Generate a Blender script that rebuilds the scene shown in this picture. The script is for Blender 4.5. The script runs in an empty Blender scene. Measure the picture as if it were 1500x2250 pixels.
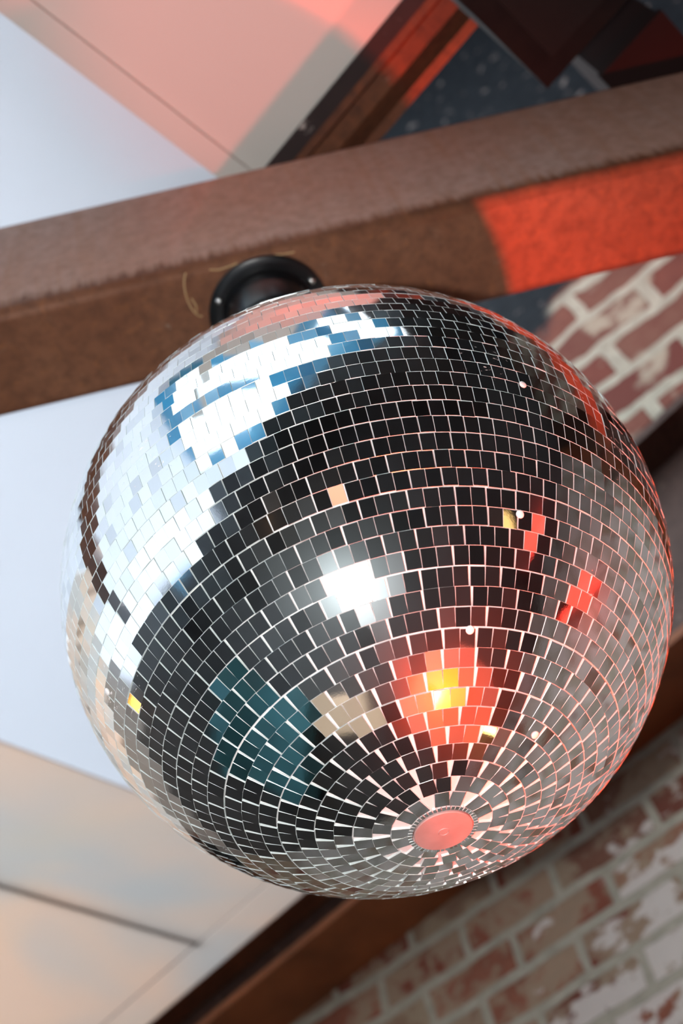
import bpy, bmesh, math, random
import numpy as np
from mathutils import Vector, Matrix

random.seed(7)
rng = np.random.default_rng(11)
SC = bpy.context.scene
COL = SC.collection
PI = math.pi

# ------------------------------------------------------------------ frame of reference
Z0 = 2.40                       # height of the ball's centre above the floor
R = 0.25                        # ball radius
CAM = Vector((0.0, -0.65211, -0.69083 + Z0))
AZ = math.radians(124)
U = Vector((math.sin(AZ), math.cos(AZ), 0))              # along the brick wall
N = Vector((math.sin(AZ - PI / 2), math.cos(AZ - PI / 2), 0))  # towards the brick wall
def P(a, b, z):                 # room coordinates (a along wall, b towards wall, z above ball centre)
    return Vector((CAM.x, CAM.y, 0)) + U * a + N * b + Vector((0, 0, Z0 + z))
ROOM = Matrix(((U.x, N.x, 0, CAM.x), (U.y, N.y, 0, CAM.y), (0, 0, 1, Z0), (0, 0, 0, 1)))
# note: U x N points down, so ROOM is left-handed; meshes built with P() get normals recalculated

# ------------------------------------------------------------------ camera
cam_d = bpy.data.cameras.new('camera')
cam_o = bpy.data.objects.new('camera', cam_d)
COL.objects.link(cam_o)
M3 = Matrix(((0.95214212, 0.30565555, -0.00026637),
             (0.23613218, -0.7361239, -0.63432105),
             (-0.19407983, 0.60390089, -0.77306968)))
cam_o.matrix_world = Matrix.Translation(CAM) @ M3.to_4x4()
cam_d.sensor_fit = 'VERTICAL'
cam_d.sensor_height = 36.0
cam_d.lens = 2463.6 / 2250 * 36.0
cam_d.clip_start = 0.02
cam_d.dof.use_dof = True
cam_d.dof.focus_distance = 0.76
cam_d.dof.aperture_fstop = 4.8
SC.camera = cam_o

# ------------------------------------------------------------------ exposure, world, lights
SC.view_settings.view_transform = 'Standard'
SC.view_settings.look = 'None'
SC.view_settings.exposure = 0.4
SC.view_settings.gamma = 1.0
SC.view_settings.use_curve_mapping = False
SC.cycles.max_bounces = 10
SC.cycles.glossy_bounces = 6
SC.cycles.transparent_max_bounces = 8
SC.cycles.caustics_reflective = False
SC.cycles.caustics_refractive = False
SC.cycles.sample_clamp_indirect = 4.0
SC.cycles.use_denoising = True

w = bpy.data.worlds.new('sky'); SC.world = w; w.use_nodes = True
bg = w.node_tree.nodes['Background']
bg.inputs[0].default_value = (0.86, 0.94, 1.0, 1)
bg.inputs[1].default_value = 2.9

def add_light(name, kind, loc, power, color, radius=0.02, target=None):
    d = bpy.data.lights.new(name, kind); d.energy = power; d.color = color
    if kind in ('POINT', 'SPOT'): d.shadow_soft_size = radius
    o = bpy.data.objects.new(name, d); COL.objects.link(o); o.location = loc
    if target is not None:
        o.rotation_euler = (Vector(target) - Vector(loc)).to_track_quat('-Z', 'Y').to_euler()
    return o
FLASH_POS = CAM + M3 @ Vector((-0.085, -0.004, 0.02))
flash = add_light('flash_light', 'POINT', FLASH_POS, 34.0, (1.0, 0.98, 0.95), 0.012)
RED_POS = Vector((0.20, -0.10, -1.15 + Z0))
red = add_light('red_uplight', 'SPOT', RED_POS, 185.0, (1.0, 0.045, 0.002), 0.022, Vector((0.40, -0.06, 0.45 + Z0)))
red.data.spot_size = math.radians(46); red.data.spot_blend = 0.6
SPOT_POS = P(-0.12, 0.08, -0.95)
SPOT_AIM = P(-0.10, 0.40, 0.74)
spot = add_light('red_spotlight', 'SPOT', SPOT_POS, 46.0, (1.0, 0.13, 0.09), 0.0006, SPOT_AIM)
spot.data.spot_size = math.radians(24); spot.data.spot_blend = 0.75

# ------------------------------------------------------------------ material helpers
class NT:
    def __init__(s, name):
        s.m = bpy.data.materials.new(name); s.m.use_nodes = True
        s.t = s.m.node_tree; s.n = s.t.nodes
        s.b = s.n['Principled BSDF']; s.out = s.n['Material Output']
        s._tc = None
    def l(s, a, b): s.t.links.new(a, b)
    def node(s, t, **kw):
        x = s.n.new(t)
        for k, v in kw.items(): setattr(x, k, v)
        return x
    def obj(s):
        if not s._tc: s._tc = s.n.new('ShaderNodeTexCoord')
        return s._tc.outputs['Object']
    def put(s, sock, v):
        if isinstance(v, bpy.types.NodeSocket): s.l(v, sock)
        else: sock.default_value = v
    def mapping(s, vec, scale=(1, 1, 1), rot=(0, 0, 0), loc=(0, 0, 0)):
        m = s.n.new('ShaderNodeMapping'); s.l(vec, m.inputs[0])
        m.inputs['Scale'].default_value = scale; m.inputs['Rotation'].default_value = rot; m.inputs['Location'].default_value = loc
        return m.outputs[0]
    def noise(s, vec, scale, detail=4, rough=.55, dist=0):
        x = s.n.new('ShaderNodeTexNoise'); s.l(vec, x.inputs['Vector'])
        x.inputs['Scale'].default_value = scale; x.inputs['Detail'].default_value = detail
        x.inputs['Roughness'].default_value = rough; x.inputs['Distortion'].default_value = dist
        return x.outputs['Fac']
    def noisec(s, vec, scale, detail=2):
        x = s.n.new('ShaderNodeTexNoise'); s.l(vec, x.inputs['Vector'])
        x.inputs['Scale'].default_value = scale; x.inputs['Detail'].default_value = detail
        return x.outputs['Color']
    def ramp(s, f, stops, interp='LINEAR'):
        x = s.n.new('ShaderNodeValToRGB'); s.l(f, x.inputs[0]); e = x.color_ramp.elements; x.color_ramp.interpolation = interp
        while len(e) < len(stops): e.new(.5)
        for el, (p, c) in zip(e, stops):
            el.position = p; el.color = (c if len(c) == 4 else (*c, 1)) if hasattr(c, '__len__') else (c, c, c, 1)
        return x.outputs[0]
    def math(s, op, a, b=0.0, c=None, clamp=False):
        x = s.n.new('ShaderNodeMath'); x.operation = op; x.use_clamp = clamp
        s.put(x.inputs[0], a); s.put(x.inputs[1], b)
        if c is not None: s.put(x.inputs[2], c)
        return x.outputs[0]
    def mix(s, f, a, b, bt='MIX'):
        x = s.n.new('ShaderNodeMix'); x.data_type = 'RGBA'; x.blend_type = bt; x.clamp_factor = True
        s.put(x.inputs[0], f)
        s.put(x.inputs[6], a if isinstance(a, bpy.types.NodeSocket) else (*a, 1))
        s.put(x.inputs[7], b if isinstance(b, bpy.types.NodeSocket) else (*b, 1))
        return x.outputs[2]
    def sep(s, v):
        x = s.n.new('ShaderNodeSeparateXYZ'); s.l(v, x.inputs[0]); return x.outputs
    def comb(s, a, b, c):
        x = s.n.new('ShaderNodeCombineXYZ'); s.put(x.inputs[0], a); s.put(x.inputs[1], b); s.put(x.inputs[2], c); return x.outputs[0]
    def bump(s, h, strength=.3, dist=.01):
        x = s.n.new('ShaderNodeBump'); s.l(h, x.inputs['Height']); x.inputs['Strength'].default_value = strength
        x.inputs['Distance'].default_value = dist; s.l(x.outputs[0], s.b.inputs['Normal'])
    def set(s, color=None, rough=None, metal=None, spec=None):
        if color is not None: s.put(s.b.inputs['Base Color'], color if isinstance(color, bpy.types.NodeSocket) else (*color, 1))
        if rough is not None: s.put(s.b.inputs['Roughness'], rough)
        if metal is not None: s.put(s.b.inputs['Metallic'], metal)
        if spec is not None: s.b.inputs['Specular IOR Level'].default_value = spec
        return s.m

def simple(name, c1, c2, rough=.6, metal=0., scale=6., spec=.5, bump=0.):
    t = NT(name); f = t.noise(t.obj(), scale, 5)
    t.set(t.mix(t.ramp(f, [(.3, 0), (.7, 1)]), c1, c2), rough, metal, spec)
    if bump: t.bump(t.noise(t.obj(), scale * 8, 3), bump, .002)
    return t.m

# rusty steel: object X runs along the beam, Z is up
def rust_mat(name, base, light, dark, orange, rough=.62, streak=True, sheen_coat=False, up='Z', flange=None):
    t = NT(name); o = t.obj()
    big = t.noise(o, 4.5, 5, .6)
    fine = t.noise(o, 60, 6, .65)
    st = t.noise(t.mapping(o, (70, 70, 4) if up == 'Z' else (70, 4, 70)), 1.0, 5, .6, .4)
    c = t.mix(t.ramp(big, [(.35, 0), (.68, 1)]), base, light)
    c = t.mix(t.math('MULTIPLY', t.ramp(fine, [(.42, 0), (.7, 1)]), .55), c, dark)
    if streak:
        c = t.mix(t.math('MULTIPLY', t.ramp(st, [(.55, 0), (.78, 1)]), .38), c, orange)
        pale = t.noise(t.mapping(o, (28, 28, 3.0) if up == 'Z' else (28, 3, 28), loc=(3, 1, 2)), 1.0, 6, .7, .8)
        c = t.mix(t.math('MULTIPLY', t.ramp(pale, [(.60, 0), (.74, 1)]), .30), c, (.34, .23, .17))
    spots = t.noise(t.mapping(o, (1, 1, 1), loc=(5, 5, 5)), 22, 4, .7)
    c = t.mix(t.math('MULTIPLY', t.ramp(spots, [(.66, 0), (.72, 1)]), .35), c, (.50, .42, .34))
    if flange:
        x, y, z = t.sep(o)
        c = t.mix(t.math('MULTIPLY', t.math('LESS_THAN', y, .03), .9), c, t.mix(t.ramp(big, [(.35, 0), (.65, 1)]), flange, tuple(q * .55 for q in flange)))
    if sheen_coat:
        # daylight sheen put into the near face's colour, as a pale coat with drips
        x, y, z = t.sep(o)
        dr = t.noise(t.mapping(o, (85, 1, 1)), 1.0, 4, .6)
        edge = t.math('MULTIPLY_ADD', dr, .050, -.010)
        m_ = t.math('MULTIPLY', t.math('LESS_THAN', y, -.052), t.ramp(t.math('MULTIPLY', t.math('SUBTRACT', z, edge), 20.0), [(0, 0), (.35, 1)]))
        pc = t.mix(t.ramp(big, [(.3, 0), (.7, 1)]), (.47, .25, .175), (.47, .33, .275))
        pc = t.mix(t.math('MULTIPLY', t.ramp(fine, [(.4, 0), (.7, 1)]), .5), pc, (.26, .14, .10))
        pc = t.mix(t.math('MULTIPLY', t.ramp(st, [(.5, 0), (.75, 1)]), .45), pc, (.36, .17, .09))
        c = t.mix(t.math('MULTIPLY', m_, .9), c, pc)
    t.set(c, t.math('MULTIPLY_ADD', fine, .25, rough - .12), 0.15, .4)
    t.bump(t.math('ADD', t.math('MULTIPLY', fine, .6), big), .25, .0015)
    return t.m

M_RUST = rust_mat('rusty_brown_steel', (.165, .062, .030), (.235, .105, .058), (.060, .024, .013), (.36, .14, .05), sheen_coat=True)
M_RUST2 = rust_mat('dark_rust_steel', (.115, .040, .022), (.20, .070, .032), (.035, .018, .014), (.32, .09, .03))
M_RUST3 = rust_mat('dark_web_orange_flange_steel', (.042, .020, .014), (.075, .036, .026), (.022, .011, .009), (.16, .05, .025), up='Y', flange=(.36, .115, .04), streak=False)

def paint(name, c, rough=.7, var=.06, scale=3):
    t = NT(name); f = t.noise(t.obj(), scale, 4)
    d = tuple(x * (1 - var) for x in c)
    t.set(t.mix(f, c, d), rough, 0, .3); t.bump(t.noise(t.obj(), 90, 3), .08, .001); return t.m

def sheet(name, c, tr):
    t = NT(name); o = t.obj()
    f = t.noise(o, 1.6, 3)
    t.set(t.mix(f, c, tuple(x * .95 for x in c)), .6, 0, .3)
    tl = t.node('ShaderNodeBsdfTranslucent'); t.put(tl.inputs[0], t.mix(f, tr, tuple(x * .93 for x in tr)))
    mx = t.node('ShaderNodeMixShader'); mx.inputs[0].default_value = .62
    t.l(t.b.outputs[0], mx.inputs[1]); t.l(tl.outputs[0], mx.inputs[2]); t.l(mx.outputs[0], t.out.inputs[0]); return t.m
M_WHITE = sheet('white_translucent_sheet', (.70, .69, .72), (.92, .95, 1.0))
M_BLUEFR = sheet('blue_translucent_glazing_bar', (.12, .46, .66), (.14, .55, .76))
M_SOFF = paint('grey_white_sheet', (.62, .60, .57))
M_GLOSSBLK = simple('gloss_black_enamel', (.006, .006, .007), (.010, .010, .011), .28, 0, 30, .5)
M_BLACK = simple('matte_black', (.004, .004, .0045), (.007, .0065, .0065), .8, 0, 40, .15, .2)
M_SCREW = simple('zinc_screw', (.75, .75, .74), (.5, .5, .5), .25, 1., 200)
M_DARK = simple('dark_charcoal_paint', (.018, .018, .020), (.03, .028, .028), .8)
M_MAROON = simple('dark_maroon_paint', (.010, .003, .003), (.014, .005, .005), .8, spec=.2)
M_WOOD = simple('tan_tabletop', (.42, .30, .20), (.50, .37, .25), .5)
M_REDT = simple('red_lacquer', (.75, .10, .07), (.85, .16, .11), .45)
M_TEAL = simple('teal_upholstery', (.015, .085, .10), (.05, .20, .23), .8, scale=2.5)

def tan_panel():
    t = NT('tan_board_with_painted_shade'); o = t.obj()
    # soft diagonal shade from above, painted into the tan board's colour
    v = t.mapping(o, (1.1, 3.6, 1), rot=(0, 0, math.radians(-38)))
    f = t.noise(v, 1.7, 2, .5, .6)
    c = t.mix(t.ramp(f, [(.40, 0), (.62, 1)]), (.84, .68, .58), (.66, .65, .64))
    g = t.noise(t.mapping(o, (1, 1, 1), loc=(2, 7, 0)), 2.2, 2)
    c = t.mix(t.math('MULTIPLY', t.ramp(g, [(.5, 0), (.8, 1)]), .5), c, (.90, .70, .50))
    t.set(c, .7, 0, .3)
    tl = t.node('ShaderNodeBsdfTranslucent'); t.l(t.mix(.12, c, (1, 1, 1)), tl.inputs[0])
    mx = t.node('ShaderNodeMixShader'); mx.inputs[0].default_value = .68
    t.l(t.b.outputs[0], mx.inputs[1]); t.l(tl.outputs[0], mx.inputs[2]); t.l(mx.outputs[0], t.out.inputs[0]); return t.m
M_TAN = tan_panel()

def brick_mat(name='old_brick_with_paint_remains', bw=.262, rh=.087, ox=.15, oy=-1.217, mo_=.0125, s0=-.045, s1=-.17, blue_at=2.86, upper=False):
    t = NT(name); o = t.obj()
    x, y, z = t.sep(o)                       # x along the wall, y = height above the lens
    wob = t.noisec(o, 7, 3)
    wx, wy, _ = t.sep(wob)
    # courses sag more the higher they are
    sl = t.math('MULTIPLY_ADD', t.math('MAXIMUM', t.math('SUBTRACT', y, 1.25), 0.0), s1, s0)
    yy = t.math('SUBTRACT', y, t.math('MULTIPLY', sl, t.math('ADD', x, .95)))
    yy = t.math('ADD', yy, t.math('MULTIPLY_ADD', wy, .07 if upper else .022, -.035 if upper else -.011))
    xx = t.math('ADD', x, t.math('MULTIPLY_ADD', wx, .03, -.015))
    br = t.node('ShaderNodeTexBrick'); br.offset = .45; br.squash = 1.0
    t.l(t.comb(t.math('ADD', xx, 10.0 * bw + ox), t.math('ADD', yy, oy + rh * 30), 0.0), br.inputs['Vector'])
    br.inputs['Scale'].default_value = 1; br.inputs['Brick Width'].default_value = bw
    br.inputs['Row Height'].default_value = rh; br.inputs['Mortar Size'].default_value = mo_
    br.inputs['Mortar Smooth'].default_value = .35; br.inputs['Bias'].default_value = 0
    br.inputs['Color1'].default_value = (0, 0, 0, 1); br.inputs['Color2'].default_value = (1, 1, 1, 1)
    br.inputs['Mortar'].default_value = (.5, .5, .5, 1)
    rnd = br.outputs['Color']; mort = br.outputs['Fac']
    n1 = t.noise(o, 24, 6, .65); n2 = t.noise(o, 6, 4, .6)
    c = t.ramp(rnd, [(0, (.20, .055, .035)), (.3, (.30, .105, .065)), (.55, (.36, .20, .13)), (.8, (.30, .21, .14)), (1, (.17, .05, .035))])
    c = t.mix(t.math('MULTIPLY', t.ramp(n1, [(.35, 0), (.7, 1)]), .7), c, (.15, .045, .03))
    # limewash smears
    lime = t.ramp(t.math('ADD', n2, t.math('MULTIPLY', n1, .35)), [(.62, 0), (.72, 1)])
    c = t.mix(t.math('MULTIPLY', lime, 0 if upper else .6), c, (.44, .37, .26))
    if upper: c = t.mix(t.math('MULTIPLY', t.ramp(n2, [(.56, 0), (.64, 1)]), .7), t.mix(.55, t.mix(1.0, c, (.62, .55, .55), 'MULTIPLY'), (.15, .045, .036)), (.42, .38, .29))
    # white paint remains, thicker towards the lower right
    n3 = t.noise(t.mapping(o, (1, 1.6, 1), loc=(4, 2, 0)), 8.5, 7, .62)
    grad = t.math('ADD', t.math('MULTIPLY', t.math('ADD', x, 1.15), .45), t.math('MULTIPLY', t.math('SUBTRACT', 1.14, y), .9))
    wm = t.ramp(t.math('ADD', n3, t.math('MULTIPLY', t.math('MINIMUM', t.math('MAXIMUM', grad, -.25), .22), .8)), [(.60, 0), (.64, 1)])
    low = t.ramp(t.math('SUBTRACT', 1.5, y), [(.0, 0), (.15, 1)])
    wm = t.math('MULTIPLY', wm, low)
    mo = t.mix(t.ramp(n1, [(.3, 0), (.75, 1)]), (.44, .41, .33) if upper else (.50, .47, .38), (.26, .24, .19) if upper else (.32, .30, .24))
    c = t.mix(t.math('MULTIPLY', wm, .92), c, (.68, .63, .58))
    mask = t.ramp(t.math('ADD', mort, t.math('MULTIPLY_ADD', n1, 1.3 if upper else .5, -.7 if upper else -.25)), [(.3, 0), (.7, 1)])
    c = t.mix(mask, c, mo)
    # dark blue paint high up, flaking
    n4 = t.noise(o, 9, 6, .65)
    hm = t.math('ADD', t.math('MULTIPLY', t.math('SUBTRACT', t.math('SUBTRACT', y, t.math('MULTIPLY', x, .6)), blue_at), 2.6), t.math('MULTIPLY_ADD', n4, 1.0, -.5))
    hm = t.ramp(hm, [(0, 0), (.25, 1)])
    blue = t.mix(t.ramp(n1, [(.4, 0), (.75, 1)]), (.003, .0065, .0105), (.010, .015, .020))
    flake = t.ramp(t.noise(t.mapping(o, (1, 1, 1), loc=(9, 3, 0)), 16, 5, .7), [(.60, 0), (.66, 1)])
    blue = t.mix(t.math('MULTIPLY', flake, .8), blue, (.20, .18, .17))
    c = t.mix(hm, c, blue)
    t.set(c, .85, 0, .25)
    t.bump(t.math('SUBTRACT', t.math('MULTIPLY', n1, .5), mask), .7, .008)
    return t.m
M_BRICK = brick_mat()
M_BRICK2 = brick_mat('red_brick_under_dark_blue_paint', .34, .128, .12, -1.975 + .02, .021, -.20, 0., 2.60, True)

def flaked_black():
    t = NT('flaking_black_paint'); o = t.obj()
    f = t.ramp(t.noise(o, 26, 5, .7), [(.63, 0), (.70, 1)])
    g = t.noise(o, 9, 3)
    t.set(t.mix(f, t.mix(g, (.012, .011, .012), (.05, .03, .03)), (.40, .35, .33)), .75, 0, .3); return t.m
M_FLAKE = flaked_black()

def mirror_mat():
    t = NT('silvered_mirror'); o = t.obj()
    at = t.node('ShaderNodeAttribute'); at.attribute_name = 'tile'
    rr, gg, bb = t.sep(at.outputs['Vector'])
    scratch = t.noise(t.mapping(o, (1, 1, 1)), 260, 3, .7)
    col = t.mix(rr, (.93, .95, .95), (.66, .68, .69))
    # silvering worn away in small curly patches near tile edges
    worn = t.noise(t.mapping(o, (1, 1, 2.2), loc=(3.1, 1.7, .4)), 120, 6, .75, .6)
    zone = t.noise(t.mapping(o, (1, 1, 1), loc=(1.1, 4.4, 2.2)), 9, 2)
    wm = t.math('MULTIPLY', t.ramp(worn, [(.62, 0), (.64, 1)]), t.ramp(zone, [(.60, 0), (.66, 1)]))
    t.set(t.mix(wm, col, (.80, .74, .72)),
          t.math('ADD', t.math('MULTIPLY', wm, .6), t.math('MULTIPLY_ADD', gg, .05, .018)),
          t.math('SUBTRACT', 1.0, t.math('MULTIPLY', wm, .8)))
    t.bump(scratch, .012, .0004)
    # thin film of dust: broad, faint second lobe
    dust = t.node('ShaderNodeBsdfGlossy'); dust.inputs['Roughness'].default_value = .27
    dust.inputs['Color'].default_value = (.82, .95, 1.0, 1)
    mx = t.node('ShaderNodeMixShader'); t.put(mx.inputs[0], t.math('MULTIPLY_ADD', bb, .15, .025))
    t.l(t.b.outputs[0], mx.inputs[1]); t.l(dust.outputs[0], mx.inputs[2]); t.l(mx.outputs[0], t.out.inputs[0])
    return t.m
M_MIRROR = mirror_mat()
def glass_edge():
    t = NT('ground_glass_edge'); f = t.noise(t.obj(), 400, 2)
    t.set(t.mix(f, (.80, .86, .86), (.62, .70, .70)), .30, .35, .8); return t.m
M_EDGE = glass_edge()
M_CORE = simple('white_ball_shell', (.52, .50, .50), (.62, .60, .60), .55, 0, 30)
M_CAP = simple('pale_plastic_cap', (.34, .25, .24), (.27, .20, .19), .5, 0, 60)

def emis(name, c, s):
    t = NT(name); t.set((.02, .02, .02), .4)
    f = t.noise(t.obj(), 3, 1)
    t.put(t.b.inputs['Emission Color'], t.mix(f, c, tuple(x * .85 for x in c)))
    t.b.inputs['Emission Strength'].default_value = s
    return t.m

# ------------------------------------------------------------------ mesh helpers
def finish(name, bm, mat, parent=None, smooth=False, recalc=True):
    if recalc: bmesh.ops.recalc_face_normals(bm, faces=bm.faces)
    me = bpy.data.meshes.new(name); bm.to_mesh(me); bm.free()
    for m in (mat if isinstance(mat, (list, tuple)) else [mat]): me.materials.append(m)
    if smooth:
        for p in me.polygons: p.use_smooth = True
    o = bpy.data.objects.new(name, me); COL.objects.link(o)
    if parent is not None: o.parent = parent
    return o
def empty(name, loc, rotz=0.):
    e = bpy.data.objects.new(name, None); COL.objects.link(e); e.location = loc; e.rotation_euler = (0, 0, rotz)
    e.empty_display_size = .05; return e
def tag(o, label=None, cat=None, group=None, kind=None):
    if label: o['label'] = label
    if cat: o['category'] = cat
    if group: o['group'] = group
    if kind: o['kind'] = kind
    return o
def box(bm, lo, hi, f=None):
    vs = []
    for i in range(8):
        c = Vector((hi[0] if i & 1 else lo[0], hi[1] if i & 2 else lo[1], hi[2] if i & 4 else lo[2]))
        vs.append(bm.verts.new(f(c) if f else c))
    for q in ((0, 1, 3, 2), (4, 6, 7, 5), (0, 4, 5, 1), (2, 3, 7, 6), (0, 2, 6, 4), (1, 5, 7, 3)): bm.faces.new([vs[i] for i in q])
    return vs
def extrude_poly(bm, pts, z0, z1, axis='Z', f=None):
    def mk(p, h):
        v = Vector((p[0], p[1], h)) if axis == 'Z' else (Vector((h, p[0], p[1])) if axis == 'X' else Vector((p[0], h, p[1])))
        return bm.verts.new(f(v) if f else v)
    A = [mk(p, z0) for p in pts]; B = [mk(p, z1) for p in pts]; k = len(pts)
    for i in range(k): bm.faces.new((A[i], A[(i + 1) % k], B[(i + 1) % k], B[i]))
    bm.faces.new(A); bm.faces.new(B[::-1])
def bevel(bm, w, seg=2, ang=.5):
    es = [e for e in bm.edges if len(e.link_faces) == 2 and e.calc_face_angle(0) > ang]
    bmesh.ops.bevel(bm, geom=es, offset=w, segments=seg, affect='EDGES', profile=.5, clamp_overlap=True)
def lathe(bm, prof, seg=48, mat=None):
    rings = []
    for r, z in prof:
        if r < 1e-6: rings.append([bm.verts.new((0, 0, z))])
        else: rings.append([bm.verts.new((r * math.cos(2 * PI * i / seg), r * math.sin(2 * PI * i / seg), z)) for i in range(seg)])
    for A, B in zip(rings, rings[1:]):
        for i in range(seg):
            j = (i + 1) % seg
            if len(A) == 1 and len(B) == 1: continue
            if len(A) == 1: bm.faces.new((A[0], B[i], B[j]))
            elif len(B) == 1: bm.faces.new((A[i], B[0], A[j]))
            else: bm.faces.new((A[i], B[i], B[j], A[j]))
def room_obj(name, a, b, z, build, mat, parent=None):
    """object whose local X runs along U, local Y = up, local Z = away from the brick wall (right-handed)."""
    bm = bmesh.new(); build(bm)
    o = finish(name, bm, mat)
    m = Matrix(((U.x, 0, -N.x, 0), (U.y, 0, -N.y, 0), (0, 1, 0, 0), (0, 0, 0, 1)))
    m.translation = P(a, b, z); o.matrix_world = m
    if parent is not None:
        o.parent = parent; o.matrix_parent_inverse = Matrix.Identity(4)
        o.matrix_world = m
    return o
LOCALM = Matrix(((U.x, 0, -N.x), (U.y, 0, -N.y), (0, 1, 0)))
def rbox(name, a0, a1, b0, b1, z0, z1, mat, bev=0., parent=None, kind=None):
    """axis-aligned box in room coordinates; object origin at its middle, base"""
    ca, cb = (a0 + a1) / 2, (b0 + b1) / 2
    bm = bmesh.new()
    box(bm, (a0 - ca, 0, -(b1 - cb)), (a1 - ca, z1 - z0, -(b0 - cb)))
    if bev: bevel(bm, bev)
    o = finish(name, bm, mat)
    m = LOCALM.to_4x4(); m.translation = P(ca, cb, z0)
    if parent is not None:
        o.parent = parent; pm = parent.matrix_basis.copy(); o.matrix_basis = pm.inverted() @ m
    else: o.matrix_basis = m
    if kind: o['kind'] = kind
    return o

# ================================================================== THE ROOM
FLOOR = -Z0
HH = -0.69083                    # lens height relative to the ball centre
WALL_B = 1.9
A0, A1 = -3.6, 3.2
BB = -4.2
# floor
rbox('floor', A0, A1, BB, WALL_B, FLOOR - .1, FLOOR, simple('dark_concrete', (.035, .034, .033), (.06, .057, .055), .6, scale=3), kind='structure')
# brick wall: local origin at lens height so that the texture's Y is height above the lens
def bw(bm): box(bm, (A0, FLOOR - HH, -.2), (A1, 4.27, 0))
wf = room_obj('wall_front', 0, WALL_B, HH, bw, M_BRICK); wf['kind'] = 'structure'
# the brickwork carried by the I-beam stands forward of the wall below
wu = room_obj('wall_front_upper', 0, 1.70, HH, lambda bm: box(bm, (A0, 1.888, -.198), (A1, 4.25, 0)), M_BRICK2); wu['kind'] = 'structure'
rbox('wall_left', A0 - .1, A0, BB, WALL_B, FLOOR, .0, paint('grey_side_wall', (.10, .10, .10)), kind='structure')
rbox('wall_left_upper', A0 - .004, A0, BB, -1.0, .0, .86, M_WHITE, kind='structure')
rbox('wall_left_high', A0 - .1, A0, -1.0, WALL_B, .0, .86, M_SOFF, kind='structure')
rbox('wall_right', A1, A1 + .1, BB, WALL_B, FLOOR, 3.7, M_DARK, kind='structure')
# back wall with a low window towards the left
wb = room_obj('wall_back', 0, BB, 0, lambda bm: (box(bm, (A0, FLOOR, 0), (-3.0, -.1, .1)), box(bm, (-1.6, FLOOR, 0), (-.6, -.1, .1)), box(bm, (-.6, FLOOR, 0), (A1, .9, .1)),
    box(bm, (-3.0, FLOOR, 0), (-1.6, -.75, .1))), M_DARK); wb['kind'] = 'structure'
wb2 = room_obj('wall_back_upper', 0, BB, 0, lambda bm: box(bm, (A0, -.1, 0), (-.6, .86, .004)), M_WHITE); wb2['kind'] = 'structure'

# white ceiling, with an opening for the skylight (polygons in room coordinates)
CZ = .83
SKA0, SKA1, SKB0, SKB1 = -.55, .55, -2.35, .0
def slab(bm, a0, a1, b0, b1, z0, z1): box(bm, (a0, z0, -b1), (a1, z1, -b0))
def ceil(bm):
    pts = [(A0, BB), (SKA1, BB), (SKA1, SKB0), (SKA0, SKB0), (SKA0, SKB1), (-.31, SKB1), (-.31, 1.2), (-.8, 1.2), (-.8, 1.72), (-1.48, 1.72), (-1.48, -.6), (A0, -.6)]
    extrude_poly(bm, pts, CZ, CZ + .003, 'Z', lambda v: Vector((v.x, v.z, -v.y)))
c1 = room_obj('ceiling', 0, 0, 0, ceil, M_WHITE); c1['kind'] = 'structure'
# tan boards beyond, slightly lower lip and a groove frame
def tanb(bm):
    slab(bm, -1.865, -1.482, -.59, 1.612, CZ - .004, CZ)
    slab(bm, A0, -1.873, -.59, 1.612, CZ - .002, CZ + .002)
c2 = room_obj('ceiling_board', 0, 0, 0, tanb, M_TAN); c2['kind'] = 'structure'
def tans(bm): slab(bm, A0, -1.482, 1.618, 1.72, CZ - .004, CZ)
c3 = room_obj('trim_1', 0, 0, 0, tans, M_TAN); c3['kind'] = 'structure'
for q in (('ceiling_joist', -1.876, -1.862, -.59, 1.62),):
    rbox(q[0], q[1], q[2], q[3], q[4], CZ + .0005, CZ + .012, M_DARK, kind='structure')
rbox('light_closure', A0, -.8, 1.722, 1.79, CZ - .004, CZ + .02, M_RUST2, kind='structure')  # closure strip added to keep sky light off the I-beam web
# soffit sheet with its turned-down edge
so = rbox('ceiling_soffit', -.30, .02, .0, .502, .74, .752, M_SOFF, kind='structure')
rbox('ceiling_shade_slab', -.50, .04, .02, .56, 1.10, 1.14, M_DARK, kind='structure')  # unseen slab added above the sheet to darken the ceiling by the trim
tr = rbox('trim_2', -.333, -.30, -.6, .506, .728, .83, M_SOFF, .006, kind='structure')
# dark ceiling to the right and the roof high above the gap
rbox('ceiling_dark', SKA1, A1, BB, .27, CZ, CZ + .06, M_DARK, kind='structure')
rbox('roof', -.8, A1, .27, WALL_B, 3.6, 3.7, M_DARK, kind='structure')
rbox('wall_upper', .04, A1, .27, .29, .9, 3.6, M_DARK, kind='structure')

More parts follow.
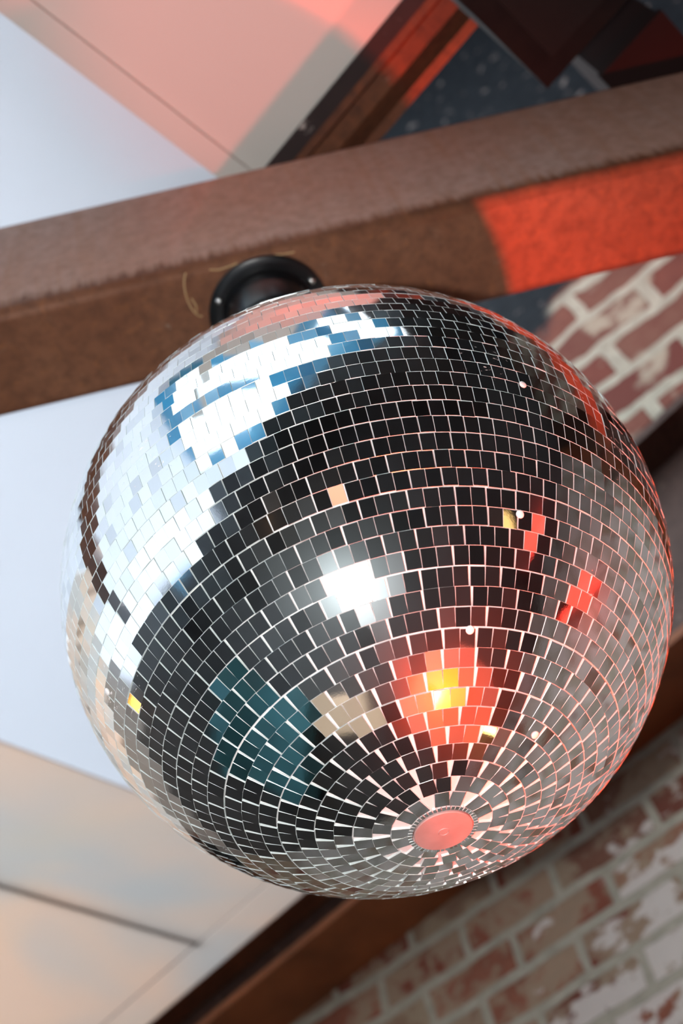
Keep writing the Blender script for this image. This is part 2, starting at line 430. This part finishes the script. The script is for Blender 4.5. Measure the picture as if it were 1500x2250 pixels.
# skylight: frame with mullions and panes
sk = empty('window_1', P(0, -1.1, CZ)); sk['kind'] = 'structure'
def skf(bm):
    for b in (SKB0, -1.79, -.65, SKB1 - .06): slab(bm, SKA0, SKA1, b, b + .085, CZ, CZ + .07)
    for a in (SKA0, SKA1 - .07): slab(bm, a, a + .07, SKB0, SKB1, CZ - .01, CZ + .075)
    slab(bm, .05, .09, SKB1, .26, CZ, CZ + .07)
    slab(bm, .05, SKA1, .22, .26, CZ, CZ + .07)
    slab(bm, SKA1 - .05, SKA1, SKB1, .26, CZ, CZ + .07)
fr = room_obj('window_frame', 0, 0, 0, skf, M_BLUEFR)
def pane_mat():
    t = NT('skylight_glass'); tr_ = t.node('ShaderNodeBsdfTransparent'); tr_.inputs[0].default_value = (.93, .97, .98, 1)
    t.set((.8, .9, .95), .05); mx = t.node('ShaderNodeMixShader'); mx.inputs[0].default_value = .06
    t.l(tr_.outputs[0], mx.inputs[1]); t.l(t.b.outputs[0], mx.inputs[2]); t.l(mx.outputs[0], t.out.inputs[0]); return t.m
M_PANE = pane_mat()
pn = room_obj('window_pane', 0, 0, 0, lambda bm: (slab(bm, SKA0, SKA1, SKB0, SKB1, CZ + .045, CZ + .049), slab(bm, .05, SKA1, SKB1, .26, CZ + .045, CZ + .049)), M_PANE)
for o_ in (fr, pn):
    mw = o_.matrix_world.copy(); o_.parent = sk; o_.matrix_basis = Matrix.Translation(-sk.location) @ mw
w2 = empty('window_2', P(-2.3, BB - .05, -1.2)); w2['kind'] = 'structure'
def wf2(bm):
    for a in (-3.0, -2.33, -1.65): box(bm, (a, -.75, .02), (a + .05, -.1, .08))
    for z in (-.75, -.43, -.15): box(bm, (-3.0, z, .02), (-1.6, z + .05, .08))
fr2 = room_obj('window_frame', 0, BB, 0, wf2, M_BLUEFR)
pn2 = room_obj('window_pane', 0, BB, 0, lambda bm: box(bm, (-3.0, -.75, .045), (-1.6, -.1, .05)), M_PANE)
for o_ in (fr2, pn2):
    mw = o_.matrix_world.copy(); o_.parent = w2; o_.matrix_basis = Matrix.Translation(-w2.location) @ mw

# ================================================================== STEEL
# rectangular tube the ball hangs from
TZ0, TZ1 = .45, .69
TD = Vector((1, .0885, 0)).normalized(); TN = Vector((-TD.y, TD.x, 0))
TC = Vector((0, -.0375, 0))
def tube_x(target_f):            # distance along the tube where a plane is met
    return target_f
sA = (-3.6 - (TC - Vector((CAM.x, CAM.y, 0))).dot(U)) / TD.dot(U)
sB = (1.9 - (TC - Vector((CAM.x, CAM.y, 0))).dot(N)) / TD.dot(N)
sA += .09; sB -= .09
beam = empty('steel_beam', (0, 0, 0))
tag(beam, 'rusty brown rectangular steel beam the mirror ball hangs from', 'beam')
def tube(bm):
    h = .065; zz = TZ1 - TZ0
    out = []; rr = .012
    for cx_, cz_, a0_ in ((h - rr, rr, -90), (h - rr, zz - rr, 0), (-h + rr, zz - rr, 90), (-h + rr, rr, 180)):
        for k in range(5):
            a = math.radians(a0_ + 90 * k / 4); out.append((cx_ + rr * math.cos(a), cz_ + rr * math.sin(a)))
    extrude_poly(bm, out, sA, sB, 'X')
bm = bmesh.new(); tube(bm)
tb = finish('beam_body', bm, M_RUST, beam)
beam.location = (TC.x, TC.y, Z0 + TZ0)
beam.rotation_euler = (0, 0, math.atan2(TD.y, TD.x))
for p in tb.data.polygons: p.use_smooth = len(p.vertices) == 4 and p.area < .1
# pale chalk scribbles and scuffs by the motor plate
def ribbon(bm, pts, wd):
    for (x0, y0), (x1, y1) in zip(pts, pts[1:]):
        d = Vector((x1 - x0, y1 - y0)); L = d.length
        if L < 1e-6: continue
        n_ = Vector((-d.y, d.x)) / L * wd
        vs = [bm.verts.new((x0 + n_.x, y0 + n_.y, 0)), bm.verts.new((x1 + n_.x, y1 + n_.y, 0)), bm.verts.new((x1 - n_.x, y1 - n_.y, 0)), bm.verts.new((x0 - n_.x, y0 - n_.y, 0))]
        top = [bm.verts.new(v.co - Vector((0, 0, .0006))) for v in vs]
        bm.faces.new(vs); bm.faces.new(top[::-1])
        for i in range(4): bm.faces.new((vs[i], vs[(i + 1) % 4], top[(i + 1) % 4], top[i]))
M_CHALK = simple('tan_chalk', (.45, .28, .13), (.55, .38, .2), .9, scale=60)
for pts in ([(-.082 + .012 * math.cos(t), -.035 + .03 * math.sin(t)) for t in np.linspace(1.6, 4.2, 9)],
            [(-.088, -.008), (-.086, -.020), (-.089, -.030)],
            [(-.062, -.0585), (-.052, -.056), (-.044, -.0565), (-.030, -.0585)],
            [(.012, -.0585), (.022, -.0565), (.034, -.0560)]):
    bm = bmesh.new(); ribbon(bm, pts, .0007)
    sc_ = finish('chalk_mark', bm, M_CHALK, beam); sc_['label'] = 'pale tan chalk scribble'

# I-beam on the brick wall; local X along wall
IB0, IB1, IZ0, IZ1 = 1.70, 1.90, 1.385 + HH, 1.885 + HH
def ibeam(bm):
    h = IZ1 - IZ0; t_ = .018; wv = .006; wd = IB1 - IB0
    pts = [(-wd / 2, 0), (wd / 2, 0), (wd / 2, t_), (wv, t_ + .008), (wv, h - t_ - .008), (wd / 2, h - t_), (wd / 2, h), (-wd / 2, h), (-wd / 2, h - t_),
           (-wv, h - t_ - .008), (-wv, t_ + .008), (-wd / 2, t_)]
    extrude_poly(bm, [(z_, y_) for y_, z_ in [(p[0], p[1]) for p in pts]], A0 + .02, A1 - .02, 'X')
ib = empty('steel_i_beam', P(0, 0, 0))
def ib_geom(bm): ibeam(bm)
bm = bmesh.new(); ibeam(bm)
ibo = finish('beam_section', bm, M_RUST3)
ib.matrix_basis = Matrix.Translation(P(0, (IB0 + IB1) / 2, IZ0)) @ LOCALM.to_4x4()
ibo.parent = ib
tag(ib, 'dark rusty steel I-beam running along the brick wall under the ball', 'beam')
# fix: the I-beam material expects Z up, so keep a dedicated mapping (its local Y is up)
# steel channel between the soffit and the gap
ch = empty('steel_channel', (0, 0, 0)); ch.matrix_basis = Matrix.Translation(P(0, .56, .74)) @ LOCALM.to_4x4()
tag(ch, 'dark steel channel with orange-lit lips at the edge of the pink panel', 'beam')
def chan(bm):
    pts = [(.0, -.040), (.0, -.026), (.055, -.026), (.055, .022), (.0, .022), (.0, .050), (.008, .050), (.008, .030), (.063, .030), (.063, -.034), (.008, -.034), (.008, -.040)]
    extrude_poly(bm, [(y_, z_) for y_, z_ in pts], -.30, .02, 'X')
bm = bmesh.new(); chan(bm); cho = finish('channel_section', bm, M_RUST2, ch)
bm = bmesh.new(); box(bm, (-.305, -.006, .036), (.02, .055, .058)); bevel(bm, .003)
chf = finish('edge_strip', bm, M_FLAKE, ch); chf['label'] = 'flaking black painted edge strip'

# ================================================================== BLACK LOUDSPEAKER and maroon box
sp = empty('loudspeaker', P(.24, .50, .695))
tag(sp, 'matte black box loudspeaker above the rusty beam, top right', 'loudspeaker')
sp.rotation_euler = (0, 0, math.atan2(U.y, U.x))
def pbox(name, parent, lo, hi, mat, bev=.004):
    bm = bmesh.new(); box(bm, lo, hi)
    if bev: bevel(bm, bev)
    return finish(name, bm, mat, parent)
pbox('cabinet', sp, (-.215, -.19, .012), (.30, .215, .42), M_BLACK, .008)
M_GRILLE = simple('black_speaker_grille', (.006, .006, .0065), (.009, .0085, .0085), .85, scale=200, spec=.2)
g_ = pbox('grille', sp, (-.185, -.145, 0), (.27, .185, .016), M_GRILLE, .004)
mb = empty('junction_box', P(.135, .90, .74)); mb.rotation_euler = sp.rotation_euler
tag(mb, 'dark maroon metal box behind the loudspeaker at the right edge', 'box')
pbox('box_body', mb, (-.05, -.12, 0), (.05, .12, .35), M_MAROON, .004)
pbox('lid', mb, (-.054, -.124, -.004), (.054, .124, .006), M_MAROON, .002)

# ================================================================== BALL MOTOR
mo = empty('ball_motor', (-.008, -.0315, Z0 + TZ0), math.radians(5))
tag(mo, 'round gloss black ball motor screwed under the rusty beam', 'motor')
bm = bmesh.new(); lathe(bm, [(0, 0), (.0675, 0), (.0685, -.0015), (.0685, -.0045), (.067, -.006), (.058, -.006), (0, -.006)], 72)
finish('mounting_plate', bm, M_GLOSSBLK, mo, True)
bm = bmesh.new(); lathe(bm, [(0, -.0055), (.053, -.0055), (.0515, -.0075), (.0505, -.012), (.050, -.060), (.047, -.066), (.02, -.068), (0, -.068)], 72)
finish('motor_housing', bm, M_GLOSSBLK, mo, True)
bm = bmesh.new(); lathe(bm, [(0, -.066), (.008, -.066), (.008, -.105), (.005, -.107), (.005, -.150), (0, -.150)], 24)
finish('shaft', bm, M_SCREW, mo, True)
for a in (209, 333, 90):
    bm = bmesh.new(); lathe(bm, [(0, -.0105), (.0022, -.0102), (.0040, -.0088), (.0046, -.0058), (0, -.0055)], 20)
    s_ = finish('screw', bm, M_SCREW, mo, True); s_.location = (.060 * math.cos(math.radians(a)), .060 * math.sin(math.radians(a)), 0)
    s_['label'] = 'bright zinc screw head'

# ================================================================== DISCO BALL
ball = empty('disco_ball', (0, 0, Z0))
tag(ball, 'large mirror ball covered in small rectangular mirror tiles, hanging under the rusty beam', 'disco ball')
TH = .0018                       # glass thickness
bm = bmesh.new(); bmesh.ops.create_uvsphere(bm, u_segments=128, v_segments=64, radius=R - TH + .0001)
core = finish('ball_shell', bm, M_CORE, ball, True)

PITCH = .0515855; A_0 = .0809
TW, TG = .01003, .00016          # tile width, gap inside a strip
# the rows' axis leans a touch away from the lens, the cap sits a touch nearer
lean = .0065
ROWM = Matrix.Rotation(-lean, 3, 'X')
toC = (CAM - Vector((0, 0, Z0))).normalized()
tiles = []                       # (centre direction basis, w, h, rnd)
def add_tile(th, ph, w_, h_, tp, tt, rad=0.):
    tiles.append((th, ph, w_, h_, tp, tt, rad))
k = 0
nrow = int((PI - 2 * A_0) / PITCH)
for k in range(nrow):
    t0 = A_0 + .0075 + k * PITCH; t1 = t0 + PITCH; tm = (t0 + t1) / 2
    hgt = PITCH * R - .00035
    tin = t0 if tm < PI / 2 else t1
    circ = 2 * PI * R * math.sin(tin)
    ph0 = rng.random() * 2 * PI
    # strips of 2-4 tiles, the left-over spread between strips
    n_t = int(circ / (TW + TG + .00002))
    groups = []; left = n_t
    gmax = 2 if n_t < 60 else 3
    while left > 0:
        g = min(left, int(rng.integers(2, gmax + 1))); groups.append(g); left -= g
    cm = 2 * PI * R * math.sin(tm)
    scale_in = math.sin(tm) / math.sin(tin)
    used = sum(g * TW + (g - 1) * TG for g in groups)
    slack = (cm - used) / len(groups)
    s = 0.
    rowt = rng.normal(0, .002); wob_a = rng.normal(0, .0006)
    for g in groups:
        s += slack / 2
        gp, gt = rng.normal(0, .006), rng.normal(0, .007)
        for i in range(g):
            ph = ph0 + (s + TW / 2) / (R * math.sin(tm))
            add_tile(tm + rng.normal(0, .0006) + wob_a, ph, TW * (1 + rng.normal(0, .006)), hgt, gp + rng.normal(0, .0045), gt + rng.normal(0, .0045), rng.normal(0, .00012))
            s += TW + (TG if i < g - 1 else 0)
        s += slack / 2

def tile_frame(T):
    th, ph, w_, h_, tp, tt, rad = T
    st, ct = math.sin(th), math.cos(th)
    n_ = Vector((st * math.cos(ph), st * math.sin(ph), -ct))
    e_ph = Vector((-math.sin(ph), math.cos(ph), 0)); e_th = n_.cross(e_ph)
    n2 = (n_ + e_ph * tp + e_th * tt).normalized()
    e1 = (e_ph - n2 * e_ph.dot(n2)).normalized(); e2 = n2.cross(e1)
    # a flat tile tangent to the ball: slightly proud at the middle, corners outside
    return ROWM @ n_, ROWM @ n2, ROWM @ e1, ROWM @ e2, w_, h_, rad
CH = .00010
def tile_geom(fr, org=None):
    n_, n2, e1, e2, w_, h_, rad = fr
    c = n_ * (R - .00002 + rad * .6)
    if org is not None: c = c - org
    V = []
    for (ww, hh, d) in ((w_ / 2, h_ / 2, -TH - .0006), (w_ / 2, h_ / 2, -CH), (w_ / 2 - CH, h_ / 2 - CH, 0)):
        for sx, sy in ((-1, -1), (1, -1), (1, 1), (-1, 1)): V.append(c + e1 * sx * ww + e2 * sy * hh + n2 * d)
    F = []; MI = []
    for L in (0, 4):
        for i in range(4): F.append((L + i, L + (i + 1) % 4, L + 4 + (i + 1) % 4, L + 4 + i)); MI.append(1)
    F.append((8, 9, 10, 11)); MI.append(0)
    return V, F, MI
def build_tiles(name, Ts, parent, org=None):
    V, F, MI, C = [], [], [], []
    for T, col in Ts:
        v, f, mi = tile_geom(tile_frame(T), org); o_ = len(V)
        V += v; F += [tuple(i + o_ for i in q) for q in f]; MI += mi; C += [col] * len(f)
    me = bpy.data.meshes.new(name); me.from_pydata([tuple(v) for v in V], [], F)
    me.materials.append(M_MIRROR); me.materials.append(M_EDGE)
    me.polygons.foreach_set('material_index', MI)
    at = me.attributes.new('tile', 'FLOAT_VECTOR', 'FACE')
    at.data.foreach_set('vector', np.array(C, dtype=float).ravel())
    me.update()
    o = bpy.data.objects.new(name, me); COL.objects.link(o); o.parent = parent
    if org is not None: o.location = org
    return o
cols = [(float(rng.random() ** 3), float(rng.random() ** 2), float(rng.random() ** 2)) for _ in tiles]
# how large each tile shows from the lens
camrel = CAM - Vector((0, 0, Z0))
def shown(T):
    n_, n2, *_ = tile_frame(T); c = n_ * R; v = camrel - c
    return v.normalized().dot(n2) / v.length_squared
order = sorted(range(len(tiles)), key=lambda i: -shown(tiles[i]))
top = set(order[:100])
rest = build_tiles('mirror_tiles', [(tiles[i], cols[i]) for i in range(len(tiles)) if i not in top], ball)
rest['kind'] = 'stuff'
for i in order[:100]:
    n_ = tile_frame(tiles[i])[0]
    build_tiles('mirror_tile', [(tiles[i], cols[i])], ball, n_ * R)

M_GLUE = simple('silver_glue', (.75, .72, .72), (.62, .60, .60), .5)
GLUE = ((.4383, -.6558, -.6147), (.2176, -.5237, -.8236), (.5887, -.7728, -.2371), (-.7862, -.3779, -.489), (.3063, -.1829, -.9342))
# end cap with its ring of slim tiles
CAPM = Matrix.Rotation(.006, 4, 'X')
bm = bmesh.new()
zc = -R * math.cos(.0825)
lathe(bm, [(0, zc - .0016), (.0030, zc - .0016), (.0033, zc - .0020), (.0038, zc - .0020), (.0041, zc - .0016), (.0200, zc - .0014), (.0206, zc - .0008), (.0206, zc + .003)], 64)
cap = finish('end_cap', bm, M_CAP, ball, False); cap.matrix_basis = CAPM; cap['label'] = 'flat round pale end cap with a small ring mark'
bm = bmesh.new()
nn_ = 46
for i in range(nn_):
    a = 2 * PI * i / nn_
    r0, r1 = .0214, .0245
    za = -math.sqrt(R * R - r0 * r0) - .0003; zb = -math.sqrt(R * R - r1 * r1) - .0003
    w_ = .0011 if i % 3 else .0013
    ca_, sa_ = math.cos(a), math.sin(a)
    q = [(r0, -w_), (r1, -w_), (r1, w_), (r0, w_)]
    lo = [bm.verts.new((x * ca_ - y * sa_, x * sa_ + y * ca_, (za if x == r0 else zb))) for x, y in q]
    hi = [bm.verts.new(v.co + Vector((0, 0, .0022))) for v in lo]
    bm.faces.new(lo)
    for j in range(4):
        f_ = bm.faces.new((lo[j], lo[(j + 1) % 4], hi[(j + 1) % 4], hi[j])); f_.material_index = 1
ring = finish('cap_ring', bm, [M_MIRROR, M_EDGE], ball, False); ring.matrix_basis = CAPM
ring['label'] = 'ring of slim mirror slivers around the cap'
# blobs of silver glue left on the mirrors
for dx, dy, dz in GLUE:
    bm = bmesh.new(); bmesh.ops.create_uvsphere(bm, u_segments=16, v_segments=10, radius=.0029)
    gl = finish('glue_dot', bm, M_GLUE, ball, True); v_ = Vector((dx, dy, dz))
    gl.rotation_euler = v_.to_track_quat('Z', 'Y').to_euler(); gl.scale = (1, 1, .35); gl.location = v_ * (R + .0002); gl['label'] = 'small pale dot of glue'
# top fitting
bm = bmesh.new(); lathe(bm, [(0, R + .004), (.018, R + .004), (.021, R + .001), (.022, R - .004), (0, R - .004)], 32)
finish('top_cap', bm, M_CAP, ball)
bm = bmesh.new(); lathe(bm, [(0, R + .003), (.0045, R + .003), (.0045, R + .052), (0, R + .052)], 20)
finish('hanging_pin', bm, M_SCREW, ball)

# ================================================================== THINGS THE MIRRORS SEE
M_YEL = emis('yellow_lamp_glow', (1.0, .75, .22), 6)
M_ORG = emis('orange_lamp_glow', (1.0, .42, .08), 3)
M_REDG = emis('red_led_glow', (1.0, .05, .03), 2.2)
# red round table with the red uplighter on it
TT = -1.33
tab = empty('round_table', Vector((.36, -.04, 0)))
tag(tab, 'tall round table with a red lacquered top below the ball', 'table')
bm = bmesh.new(); lathe(bm, [(0, Z0 + TT - .03), (.36, Z0 + TT - .03), (.37, Z0 + TT - .02), (.37, Z0 + TT - .004), (.365, Z0 + TT), (0, Z0 + TT)], 64); finish('tabletop', bm, M_REDT, tab)
bm = bmesh.new(); lathe(bm, [(0, .02), (.03, .02), (.03, Z0 + TT - .03), (0, Z0 + TT - .03)], 24); finish('pedestal', bm, M_BLACK, tab)
bm = bmesh.new(); lathe(bm, [(0, 0), (.24, 0), (.24, .012), (.04, .025), (0, .025)], 40); finish('base', bm, M_BLACK, tab)
tw_ = empty('side_table', Vector((-.44, -.18, 0)))
tag(tw_, 'square tan topped table left of the red table', 'table')
pbox('tabletop', tw_, (-.24, -.2, Z0 - 1.50), (.24, .2, Z0 - 1.47), M_WOOD)
for x_ in (-.2, .2):
    for y_ in (-.16, .16): pbox('leg', tw_, (x_ - .02, y_ - .02, 0), (x_ + .02, y_ + .02, Z0 - 1.50), M_BLACK)
lp = empty('uplight_lamp', Vector((RED_POS.x, RED_POS.y, Z0 + TT)))
tag(lp, 'small black lamp can pointing up from the red table', 'lamp')
hL = -1.15 - TT
bm = bmesh.new(); lathe(bm, [(0, 0), (.05, 0), (.05, .01), (.02, .02), (.02, .07), (.04, .08), (.04, hL - .045), (.036, hL - .045), (.036, .09), (0, .09)], 32); finish('lamp_can', bm, M_BLACK, lp)
bm = bmesh.new(); lathe(bm, [(0, .098), (.034, .098), (.034, .094), (0, .094)], 32); finish('lamp_lens', bm, M_YEL, lp)
def globe(name, pos, r, mat, label, cat='lamp'):
    e = empty(name, pos); tag(e, label, cat)
    bm = bmesh.new(); bmesh.ops.create_uvsphere(bm, u_segments=24, v_segments=12, radius=r); finish('bulb', bm, mat, e, True)
    bm = bmesh.new(); lathe(bm, [(0, r * .8), (r * .35, r * .8), (r * .35, r * 1.7), (0, r * 1.7)], 16); finish('socket', bm, M_BLACK, e)
    return e
def dirpos(az, el, d):
    a, e = math.radians(az), math.radians(el)
    return Vector((math.sin(a) * math.cos(e), math.cos(a) * math.cos(e), math.sin(e))) * d + Vector((0, 0, Z0))
globe('globe_lamp', dirpos(-78, -2, 2.2), .085, M_ORG, 'orange glowing globe lamp by the left wall')
globe('globe_lamp', dirpos(-158, -14, 2.6), .09, M_ORG, 'orange globe lamp behind the camera, left one')
globe('globe_lamp', dirpos(180, -16, 2.6), .10, emis('salmon_lamp_glow', (1, .35, .22), 1.6), 'salmon pink globe lamp straight behind the camera')
globe('globe_lamp', dirpos(122, -22, 2.4), .07, emis('amber_lamp_glow', (1, .6, .2), 1.2), 'amber globe lamp to the right behind the camera')
globe('globe_lamp', dirpos(52, -67, 1.05), .045, M_YEL, 'small yellow globe lamp standing on the red table')
def ledbar(pos, L, r, label):
    e = empty('led_bar', pos); tag(e, label, 'lamp')
    bm = bmesh.new(); lathe(bm, [(0, -L), (r, -L), (r, L), (0, L)], 16); finish('light_tube', bm, M_REDG, e)
    bm = bmesh.new(); lathe(bm, [(0, -L - .05), (r * 1.3, -L - .05), (r * 1.3, -L), (0, -L)], 16); finish('end_fitting', bm, M_BLACK, e)
ledbar(dirpos(111, -24, 2.0), .45, .05, 'upright red light tube behind the camera on the right')
ledbar(dirpos(86, -25, 2.0), .30, .10, 'thick short red light tube at the right wall')
so_ = empty('teal_sofa', Vector((-1.75, .35, 0)), .3)
tag(so_, 'teal upholstered sofa on the floor at the left', 'sofa')
pbox('seat', so_, (-.5, -1.0, .15), (.5, 1.0, .48), M_TEAL, .04)
pbox('backrest', so_, (-.7, -1.0, .15), (-.5, 1.0, .95), M_TEAL, .04)
for y_ in (-.9, .9): pbox('leg', so_, (-.6, y_ - .03, 0), (-.54, y_ + .03, .15), M_BLACK, 0); pbox('leg', so_, (.40, y_ - .03, 0), (.46, y_ + .03, .15), M_BLACK, 0)
# the red spotlight, with an added flap
fx = empty('stage_spotlight', SPOT_POS); fx.rotation_euler = spot.rotation_euler
tag(fx, 'black stage spotlight aimed at the soffit behind the camera', 'spotlight')
bm = bmesh.new(); lathe(bm, [(.06, .0), (.06, .10), (.045, .13), (0, .13), (0, .12), (.04, .12), (.055, .095), (.055, 0)], 32); finish('lamp_can', bm, M_BLACK, fx)
# flaps: unseen plates added to cut a lamp's light at soffit height
def shade_flap(parent, src, rot, d0, rects):
    inv = (Matrix.Translation(parent.location) @ rot.to_matrix().to_4x4()).inverted()
    for (a0, a1, b0, b1) in rects:
        q = []
        for a, b in ((a0, b0), (a1, b0), (a1, b1), (a0, b1)):
            v = P(a, b, .74) - src; q.append(src + v * (d0 / v.z))
        bm = bmesh.new(); lo = [bm.verts.new(inv @ v) for v in q]; hi = [bm.verts.new(inv @ (v - Vector((0, 0, .0015)))) for v in q]
        bm.faces.new(lo); bm.faces.new(hi[::-1])
        for j in range(4): bm.faces.new((lo[j], lo[(j + 1) % 4], hi[(j + 1) % 4], hi[j]))
        finish('added_flap', bm, M_BLACK, parent)
shade_flap(fx, SPOT_POS, spot.rotation_euler, .17, [(-.5, .3, .455, .75)])
shade_flap(lp, RED_POS, lp.rotation_euler, .20, [(.035, .62, -.1, .85), (-.14, .035, -.1, .503), (-.30, -.14, -.3, .16), (-.20, -.14, .16, .26)])
